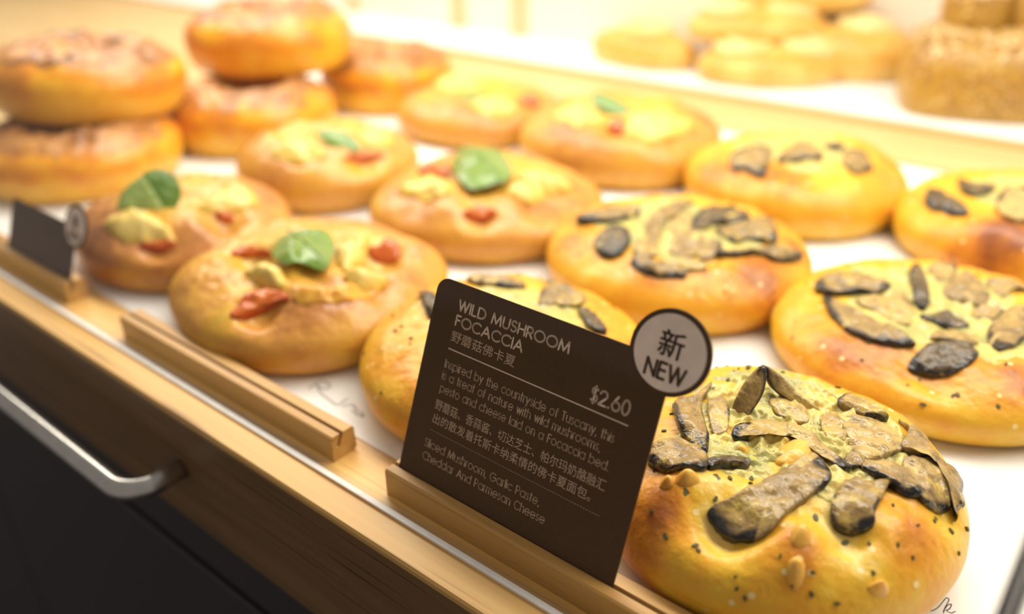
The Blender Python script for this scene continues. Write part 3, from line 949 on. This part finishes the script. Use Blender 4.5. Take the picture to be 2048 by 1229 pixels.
for q in (c3((280, 600), (320, 572), (380, 590), (390, 625), (340, 645), (290, 630)), c3((545, 490), (570, 460), (615, 465), (615, 495), (575, 505)), c3((205, 640), (230, 605), (270, 610), (265, 645), (230, 655)),
          c3((800, 1000), (840, 970), (880, 1010), (870, 1090), (830, 1130), (800, 1080)), c3((820, 850), (850, 820), (900, 840), (905, 900), (860, 930), (820, 910)),
          c3((1170, 1110), (1220, 1085), (1270, 1110), (1260, 1150), (1200, 1165))):
    M1.patch('cheese_blob', BLOB, q, thick=.002, dome=.0022, lift=.0003, drape=.9, base=.35, rimskin=.15, sq=2, nout=36, rings=7)
M1.flecks('herb_flakes', HERB, 120, .0006)

# --- focaccia behind the price card
M2 = Bread('mushroom_focaccia', 'mushroom focaccia mostly hidden behind the wild mushroom price card', 'focaccia', -0.1728, 0.2080, 0.0545, 0.031, seed=5.1, group=MG, dip=0.08)
M2.build(DOUGH_M, n1=56, n2=18, m=160)
M2.cover('cheese_layer', CHEESE, 0.62, base=.3, m=120, n=40)
for q, sk in ((c1((235, 160), (325, 160), (350, 230), (330, 300), (280, 265)), ((0, 1),)), (c1((520, 75), (620, 58), (800, 72), (872, 112), (850, 132), (740, 115), (600, 100)), ((.35, .75),)),
              (c1((960, 190), (1020, 90), (1100, 105), (1200, 150), (1242, 190), (1200, 240), (1080, 230), (980, 240)), ((.0, .3),)), (c1((1200, 250), (1280, 280), (1340, 340), (1365, 395), (1300, 385), (1230, 320)), ((0, 1),)),
              (c1((380, 480), (500, 420), (620, 440), (600, 520), (450, 540)), ((.2, .6),))):
    M2.slice(q, sk, lift=.0022 * .5)
M2.flecks('herb_flakes', HERB, 60, .0006, seed=8)

# --- focaccia above the badge
M3 = Bread('mushroom_focaccia', 'mushroom focaccia with swirled dark slices, directly above the round NEW badge', 'focaccia', -0.1666, 0.3279, 0.0609, 0.0315, seed=7.7, group=MG, dip=0.17, wob=.02)
for px, py, a, sg in ((1250, 700, .2, .008), (1080, 470, .3, .006), (900, 680, .15, .01), (420, 660, .1, .01)):
    (x, y), = c4((px - 300 if px > 1100 else px, py)); M3.spot(x, y, a, sg)
M3.build(DOUGH_M, n1=56, n2=18, m=160)
M3.cover('cheese_layer', CHEESE, 0.66, base=.22, m=140, n=46)
for q, sk, l in ((c4((150, 438), (220, 405), (330, 388), (418, 394), (400, 428), (300, 442), (200, 448)), ((.3, 1.05),), .004), (c4((228, 545), (250, 500), (310, 468), (372, 488), (382, 535), (340, 582), (265, 592)), ((0, 1),), .003),
                 (c4((440, 480), (460, 420), (530, 370), (620, 348), (645, 365), (570, 400), (510, 450), (480, 530), (490, 580), (450, 560)), ((.35, .7),), .002),
                 (c4((640, 445), (680, 400), (760, 383), (850, 398), (885, 432), (830, 452), (740, 458), (680, 482), (642, 482)), ((0, 1),), .003),
                 (c4((740, 480), (830, 458), (900, 430), (970, 438), (1002, 510), (970, 532), (900, 520), (830, 532), (770, 512)), ((.2, 1),), .003),
                 (c4((740, 590), (850, 565), (980, 548), (1102, 578), (1092, 607), (1005, 607), (930, 582), (820, 592)), ((.35, 1.0),), .003),
                 (c4((385, 612), (430, 600), (520, 640), (625, 650), (600, 682), (500, 678), (420, 652)), ((.45, 1.0),), .002),
                 (c4((540, 520), (640, 470), (700, 520), (640, 590), (560, 580)), (), .001)):
    M3.slice(q, sk, lift=l * .5)
for q, sk, b_ in ((c4((540, 440), (600, 400), (650, 420), (630, 480), (560, 500)), (), .02), (c4((660, 560), (720, 520), (770, 540), (740, 580), (680, 600)), ((.3, .6),), .2), (c4((400, 540), (440, 520), (470, 570), (440, 600), (400, 590)), (), .1),
                  (c4((500, 610), (600, 600), (700, 620), (690, 645), (600, 640)), (), .0), (c4((880, 440), (930, 425), (970, 440), (930, 455)), ((0, 1),), .5)):
    M3.slice(q, sk, lift=.0008, base=b_, drape=.95, dome=.0005)
M3.flecks('herb_flakes', HERB, 60, .0006, seed=18)

# --- focaccia at the right edge
M4 = Bread('mushroom_focaccia', 'mushroom focaccia cut by the right edge, just behind the nearest one', 'focaccia', -0.0510, 0.3260, 0.0615, 0.027, seed=11.3, group=MG, dip=0.17, wob=.02)
for px, py, a, sg in ((1250, 1010, .25, .006), (1450, 1010, .2, .007), (2000, 1080, .3, .006), (1150, 900, .1, .008)):
    (x, y), = c4((px, py)); M4.spot(x, y, a, sg)
(x, y), = c4((1640, 1080)); M4.dent(x, y, -.004, .006)
M4.build(DOUGH_M, n1=60, n2=18, m=180)
M4.cover('cheese_layer', CHEESE, 0.68, base=.25, m=150, n=50)
for q, sk, l in ((c4((1155, 732), (1190, 680), (1290, 663), (1450, 700), (1462, 742), (1330, 748), (1220, 748)), ((.0, .12), (.5, 1.0)), .004), (c4((1200, 760), (1280, 800), (1400, 860), (1500, 900), (1572, 950), (1570, 972), (1460, 962), (1350, 930), (1240, 850)), ((.45, 1.05),), .003),
                 (c4((1560, 665), (1590, 630), (1622, 680), (1640, 800), (1592, 805), (1570, 740)), ((0, 1),), .004), (c4((1558, 1062), (1580, 1010), (1660, 960), (1740, 948), (1820, 980), (1842, 1020), (1760, 1082), (1640, 1097)), ((0, 1),), .002),
                 (c4((1890, 960), (1900, 880), (1960, 830), (2048, 805), (2075, 880), (2060, 935), (1950, 988)), ((.0, .3), (.7, .95)), .003), (c4((1600, 850), (1700, 830), (1800, 880), (1780, 902), (1650, 872)), ((0, 1),), .003),
                 (c4((1700, 740), (1800, 660), (1890, 740), (1880, 800), (1780, 790)), (), .002)):
    M4.slice(q, sk, lift=l * .5)
for q, sk, b_ in ((c4((1460, 760), (1530, 740), (1580, 820), (1560, 880), (1490, 850)), (), .05), (c4((1650, 930), (1740, 900), (1850, 930), (1830, 965), (1720, 940)), (), .1), (c4((1640, 640), (1720, 620), (1760, 650), (1700, 700)), ((.2, .5),), .1),
                  (c4((1820, 840), (1870, 800), (1960, 810), (1900, 860)), ((.5, .9),), .1), (c4((1330, 780), (1440, 760), (1540, 830), (1480, 860)), (), .0), (c4((1900, 690), (1980, 660), (2030, 720), (1950, 760)), ((.0, .4),), .1)):
    M4.slice(q, sk, lift=.0008, base=b_, drape=.95, dome=.0005)
M4.flecks('herb_flakes', HERB, 70, .0006, seed=28)

# --- far focaccia in the middle
M5 = Bread('mushroom_focaccia', 'mushroom focaccia farthest back, touching the pale oak divider board', 'focaccia', -0.1628, 0.4569, 0.0609, 0.0355, seed=13.9, group=MG, dip=0.08)
for px, py, a, sg in ((1050, 215, .35, .008), (680, 240, .25, .01), (1250, 260, -.2, .01)):
    (x, y), = c4((px, py)); M5.spot(x, y, a, sg)
M5.build(DOUGH_M, n1=44, n2=14, m=128)
M5.cover('cheese_layer', CHEESE, 0.6, base=.3, m=96, n=30)
for q, sk in ((c4((800, 180), (830, 138), (900, 128), (978, 135), (970, 190), (940, 252), (860, 222), (820, 232)), ((.0, .35), (.55, .9))), (c4((1050, 140), (1080, 108), (1150, 130), (1195, 172), (1100, 182), (1000, 187)), ((.45, 1.0),)),
              (c4((1195, 122), (1240, 113), (1285, 130), (1240, 142)), ((0, 1),)), (c4((1280, 190), (1290, 140), (1350, 138), (1402, 215), (1340, 232)), ((.3, .7),))):
    M5.slice(q, sk, lift=.003 * .5)

# --- far focaccia at the right edge
M6 = Bread('mushroom_focaccia', 'mushroom focaccia at the right edge with a pale outlined slice on top, near the divider', 'focaccia', -0.0462, 0.4600, 0.0600, 0.0335, seed=17.1, group=MG, dip=0.10)
for px, py, a, sg in ((1900, 540, .35, .009), (1990, 520, .3, .01), (1650, 540, .1, .008)):
    (x, y), = c4((px, py)); M6.spot(x, y, a, sg); M6.dent(x, y, .003, .01)
M6.build(DOUGH_M, n1=44, n2=14, m=128)
M6.cover('cheese_layer', CHEESE, 0.6, base=.3, m=96, n=30)
for q, sk in ((c4((1622, 352), (1640, 308), (1700, 323), (1802, 390), (1790, 412), (1720, 412), (1650, 387)), ((0, 1),)), (c4((1765, 258), (1792, 298), (1850, 310), (1922, 290), (1922, 312), (1850, 332), (1785, 312)), ((0, 1),)),
              (c4((1928, 362), (1960, 308), (2048, 298), (2105, 320), (2080, 430), (1980, 432), (1938, 402)), ((0, .6),))):
    M6.slice(q, sk, lift=.003 * .5, base=.0)

# ------------------------------------------------------------------ tomato and basil buns
TG = 'tomato and basil buns on the white paper'


def tbun(label, cx, cy, R, h, seed, leaf, tomatoes, dollops, ell=1.0, rot=0.0, fine=44, spots=(), ridge=(), leafbase=.4, upright=None, anchor=6, lobe=None, square=2.3):
    b = Bread('tomato_bun', label, 'bun', cx, cy, R, h, seed=seed, group=TG, dip=0.06, dw=.5, amp=.0034, ell=ell, rot=rot, wob=.06, p=2.4, square=square)
    for q in tomatoes:
        sx = sum(p[0] for p in q) / len(q); sy = sum(p[1] for p in q) / len(q)
        b.dent(sx, sy, -.0085, .0062); b.spot(sx, sy, -.18, .009)
    for q in dollops:
        b.dent(sum(p[0] for p in q) / len(q), sum(p[1] for p in q) / len(q), -.003, .007)
    for px, py, a, sg in ridge:
        b.dent(px, py, a, sg)
    for px, py, a, sg in spots:
        b.spot(px, py, a, sg)
    b.build(DOUGH_T, n1=fine, n2=fine // 3, m=fine * 3, bias=.06)
    for q in dollops:
        b.patch('egg_dollop', DOLLOP, q, thick=.003, dome=.005, lift=.0010, drape=.8, base=.25, bump=.0022, bk=150, sq=2, rimskin=.3, jag=.14)
    for q in tomatoes:
        b.patch('tomato_half', TOMATO, q, thick=.004, dome=.0018, lift=.0016, drape=.5, base=.3, bump=.0018, bk=220, sq=3, rimskin=.2, jag=.10)
    if upright is not None:
        lo = b.stand('basil_leaf', LEAF, leaf, leaf[anchor], tiltup=upright, thick=.0006, base=leafbase, sink=0.0)
        if lobe:
            l2 = b.stand('leaf_lobe', LEAF, lobe, leaf[anchor], tiltup=upright, yaw=.25, thick=.0006, base=.05, sink=-0.0003)
            l2.parent = lo
        return b
    lo = b.patch('basil_leaf', LEAF, leaf, thick=.0006, dome=.0035, lift=.0045, drape=.5, base=leafbase, bump=.0016, bk=90, sq=2, nout=64, rings=14)
    # midrib along the long axis of the leaf
    pts = [Vector(b.hit(*p)) for p in leaf]
    c = sum(pts, Vector((0, 0))) / len(pts)
    a = max(pts, key=lambda p: (p - c).length)
    e = c - (a - c) * 0.9
    me = lo.data
    def leafz(x, y):
        return max((v.co for v in me.vertices), key=lambda v: -((v.x - x) ** 2 + (v.y - y) ** 2) + v.z * 1e-3).z
    line = []
    for k in range(9):
        q = a.lerp(e, k / 8)
        line.append((q.x, q.y, leafz(q.x, q.y) + .0001))
    link('midrib', tube_mesh('midrib', line, .0004, 6), LEAF, lo)
    return b


T1 = tbun('tomato bun with basil leaf behind the empty oak card block', -0.2787, 0.2018, 0.0585, 0.0305, 21.0,
          c6((1245, 520), (1270, 460), (1350, 410), (1440, 395), (1500, 420), (1530, 490), (1490, 575), (1380, 562), (1300, 565)),
          [c6((1060, 765), (1110, 685), (1180, 660), (1280, 655), (1312, 690), (1250, 720), (1180, 762), (1100, 785)), c6((1050, 485), (1120, 448), (1200, 470), (1235, 495), (1150, 502)), c6((1680, 492), (1700, 450), (1780, 428), (1825, 470), (1800, 512), (1740, 522))],
          [c6((1530, 470), (1600, 400), (1690, 420), (1660, 520), (1580, 560)), c6((1560, 600), (1640, 570), (1750, 590), (1745, 640), (1640, 650)), c6((1120, 560), (1200, 540), (1300, 590), (1280, 640), (1160, 610))], fine=64,
          spots=[(*q[0], q[1], q[2]) for q in ((c6((1550, 660))[0], .30, .008), (c6((1400, 680))[0], .3, .007), (c6((870, 680))[0], .1, .01), (c6((1900, 480))[0], -.1, .01), (c6((1020, 760))[0], -.28, .006))],
          ridge=[(*c6((1100, 690))[0], .002, .004), (*c6((1420, 670))[0], .003, .006), (*c6((1600, 660))[0], .002, .006), (*c6((950, 620))[0], .002, .008)])
T1.patch('browned_ridge', BLOB, c6((1320, 690), (1350, 655), (1420, 640), (1500, 655), (1600, 632), (1730, 625), (1720, 665), (1600, 690), (1480, 700), (1380, 705)), thick=.002, dome=.0025, lift=.0004, drape=.9, base=.55, bump=.002, bk=220, jag=.12, sq=2)
T2 = tbun('tomato bun with an upright two lobed basil leaf, behind the small left card', -0.3815, 0.2038, 0.0524, 0.0335, 23.0,
          c6((535, 270), (560, 190), (620, 135), (655, 122), (700, 190), (750, 285), (730, 298), (690, 275), (620, 270)),
          [c6((640, 450), (720, 440), (800, 440), (760, 470), (680, 470)), c6((980, 320), (1040, 310), (1070, 325), (1030, 345))],
          [c6((470, 365), (540, 300), (640, 290), (720, 330), (800, 400), (780, 432), (680, 442), (560, 432)), c6((900, 265), (1000, 200), (1150, 210), (1162, 262), (1040, 292), (940, 292))],
          spots=[(*c6((420, 500))[0], .3, .012), (*c6((850, 520))[0], .3, .014), (*c6((600, 560))[0], .2, .012)], leafbase=.75, upright=.35, anchor=7, lobe=c6((650, 118), (690, 92), (750, 90), (812, 138), (824, 220), (778, 288), (745, 290), (700, 200)))
T3 = tbun('tomato bun with a large glossy basil leaf at the centre of the case', -0.2838, 0.3277, 0.0609, 0.0300, 25.0,
          c8((8, 620), (40, 560), (120, 558), (218, 620), (212, 662), (150, 692), (60, 692)),
          [c8((48, 770), (100, 748), (165, 765), (140, 797), (80, 797)), c6((1905, 110), (1960, 78), (2045, 90), (2050, 122), (1960, 132))],
          [c8((230, 640), (330, 640), (435, 680), (330, 702)), c6((1820, 205), (1900, 150), (2000, 160), (2050, 200), (1950, 242)), c6((2300, 200), (2400, 180), (2480, 220), (2400, 260))],
          spots=[(*c8((330, 740))[0], .2, .012)])
T4 = tbun('tomato bun with a small bright basil leaf, between the ring buns and the centre bun', -0.4001, 0.3140, 0.0538, 0.0355, 27.0,
          [(633, 266), (662, 257), (700, 268), (723, 294), (704, 305), (662, 292)], [[(690, 322), (730, 310), (770, 317), (740, 332)]],
          [[(540, 302), (620, 288), (645, 318), (580, 332)], [(718, 272), (760, 260), (788, 285), (750, 302)]], upright=1.6, anchor=4)
T5 = tbun('tomato bun with a folded basil leaf, nearest the divider board', -0.2842, 0.4622, 0.0635, 0.0390, 29.0,
          [(1181, 205), (1194, 184), (1226, 193), (1258, 215), (1274, 230), (1240, 234), (1200, 218)], [[(1213, 254), (1240, 243), (1248, 270), (1220, 272)]],
          [[(1105, 237), (1160, 213), (1212, 240), (1160, 258)], [(1248, 252), (1330, 233), (1387, 260), (1330, 283), (1270, 278)]],
          spots=[(1420, 240, .3, .012)], upright=1.4, anchor=5)
T6 = tbun('tomato bun with a thin sliver of basil, beside the rear ring bun', -0.4052, 0.4627, 0.0588, 0.0320, 31.0,
          [(912, 193), (945, 183), (978, 190), (962, 199), (930, 201)], [[(1040, 200), (1070, 195), (1080, 212), (1050, 215)]],
          [[(868, 172), (930, 158), (962, 175), (910, 187)], [(942, 212), (1000, 204), (1032, 225), (980, 237)]], upright=2.5, anchor=4)

# ------------------------------------------------------------------ ring buns with crumb sugar
SG = 'ring buns with browned crumb tops'


def sbun(label, cx, cy, R, h, z0, seed, tilt=(0, 0)):
    b = Bread('ring_bun', label, 'bun', cx, cy, R, h, z0=z0, seed=seed, group=SG, dip=0.28, dw=.42, amp=.0025, wob=.03, p=3.4, tilt=tilt, zmf=.50)
    b.ringbrown = .20
    b.build(DOUGH_S, n1=40, n2=16, m=120, bias=-.06)
    b.cover('crumb_top', CRUMB, 0.965, lift=.0014, bump=.0028, bk=210, base=.45, var=.6, m=130, n=44, wob=.12)
    return b


sbun('lower ring bun with crumb top at the left edge, above the small card', -0.5400, 0.2300, 0.0620, 0.0365, 0.0004, 41.0)
sbun('upper ring bun of the left pile, tallest against the bare board', -0.5650, 0.2560, 0.0610, 0.0400, 0.0368, 43.0, tilt=(radians(-3), radians(3)))
sbun('lower ring bun with crumb top left of the small leaf bun', -0.5210, 0.3480, 0.0590, 0.0405, 0.0004, 45.0)
sbun('topmost ring bun at the upper edge, on two lower buns', -0.5560, 0.3960, 0.0610, 0.0430, 0.0405, 47.0)
sbun('rear ring bun right of the pile, beside the divider board', -0.5190, 0.4780, 0.0545, 0.0440, 0.0004, 49.0)

# ------------------------------------------------------------------ pastries on the rear shelf
ZS = 0.0086
PG = 'pale twisted pastries on the rear shelf'


def swirl(b, cx, cy, r, name='swirl'):
    """a coil of dough lying on the pastry"""
    pts = []
    for k in range(60):
        t = k / 59
        a = t * 2.2 * 2 * pi
        q = r * (0.12 + 0.88 * t)
        x, y = cx + q * cos(a), cy + q * sin(a)
        pts.append((x, y, b.top(x, y) + 0.004 * (1 - t)))
    me = tube_mesh(name, pts, r * .24, 10)
    at = me.attributes.new('brown', 'FLOAT', 'POINT')
    at.data.foreach_set('value', [0.12 + 0.2 * max(0, nz(v.co.x, v.co.y, v.co.z, 60, 3)) for v in me.vertices])
    return link(name, me, DOUGH_P, b.root)


def pastry(label, cx, cy, R, h, z0, seed, ell=.6, rot=0.0, swirls=2, tilt=(0, 0)):
    b = Bread('twist_pastry', label, 'pastry', cx, cy, R, h, z0=z0, seed=seed, group=PG, dip=0.04, ell=ell, rot=rot, wob=.05, tilt=tilt)
    b.build(DOUGH_P, n1=30, n2=12, m=96, bias=.12)
    if swirls == 2:
        for sgn in (-1, 1):
            swirl(b, sgn * R * .45 * cos(rot), sgn * R * .45 * sin(rot), R * .36)
    elif swirls == 1:
        swirl(b, 0, 0, R * .42)
    return b


pastry('double swirl pastry alone in front on the rear shelf paper', -0.2870, 0.7040, 0.0620, 0.0290, ZS, 51.0, ell=.66, rot=radians(38))
pastry('long pastry lying on top of the double swirl pastry', -0.3120, 0.7220, 0.0590, 0.0260, 0.0372, 53.0, ell=.62, rot=radians(38))
pastry('pale pastry leftmost on the rear shelf, lower and fainter', -0.4060, 0.6930, 0.0530, 0.0310, ZS, 55.0, ell=.58, rot=0.0, swirls=1)
pastry('golden pastry behind, between the swirl pastry and the grain loaf', -0.2350, 0.7640, 0.0500, 0.0430, ZS, 57.0, ell=.8, rot=radians(38), swirls=1)
pastry('topmost pastry of the rear pile, cut by the upper edge', -0.2900, 0.7640, 0.0580, 0.0260, 0.0600, 59.0, ell=.62, rot=radians(38), swirls=1)

GG = 'grain loaves on the rear shelf'


def loaf(label, cx, cy, R, h, z0, seed, sq=4.0, tilt=(0, 0)):
    b = Bread('grain_loaf', label, 'loaf', cx, cy, R, h, z0=z0, seed=seed, group=GG, dip=.02, p=5.0, zmf=.5, foot=.9, square=sq, amp=.004, wob=.04, tilt=tilt, rot=radians(20))
    b.build(DOUGH_G, n1=40, n2=22, m=128, bias=.05)
    b.flecks('seed_topping', SEED, 260, .0022, rmax=.93, seed=int(seed), thick=.0012, long=1.4)
    return b


loaf('large square grain loaf with seeded top at the upper right', -0.1300, 0.7130, 0.0540, 0.0560, ZS, 61.0)
loaf('small seeded roll on top of the square grain loaf', -0.1430, 0.7250, 0.0240, 0.0280, 0.0648, 63.0, sq=2.2)
loaf('seeded roll behind, cut by the upper right corner', -0.0950, 0.7400, 0.0300, 0.0330, 0.0645, 65.0, sq=2.2)
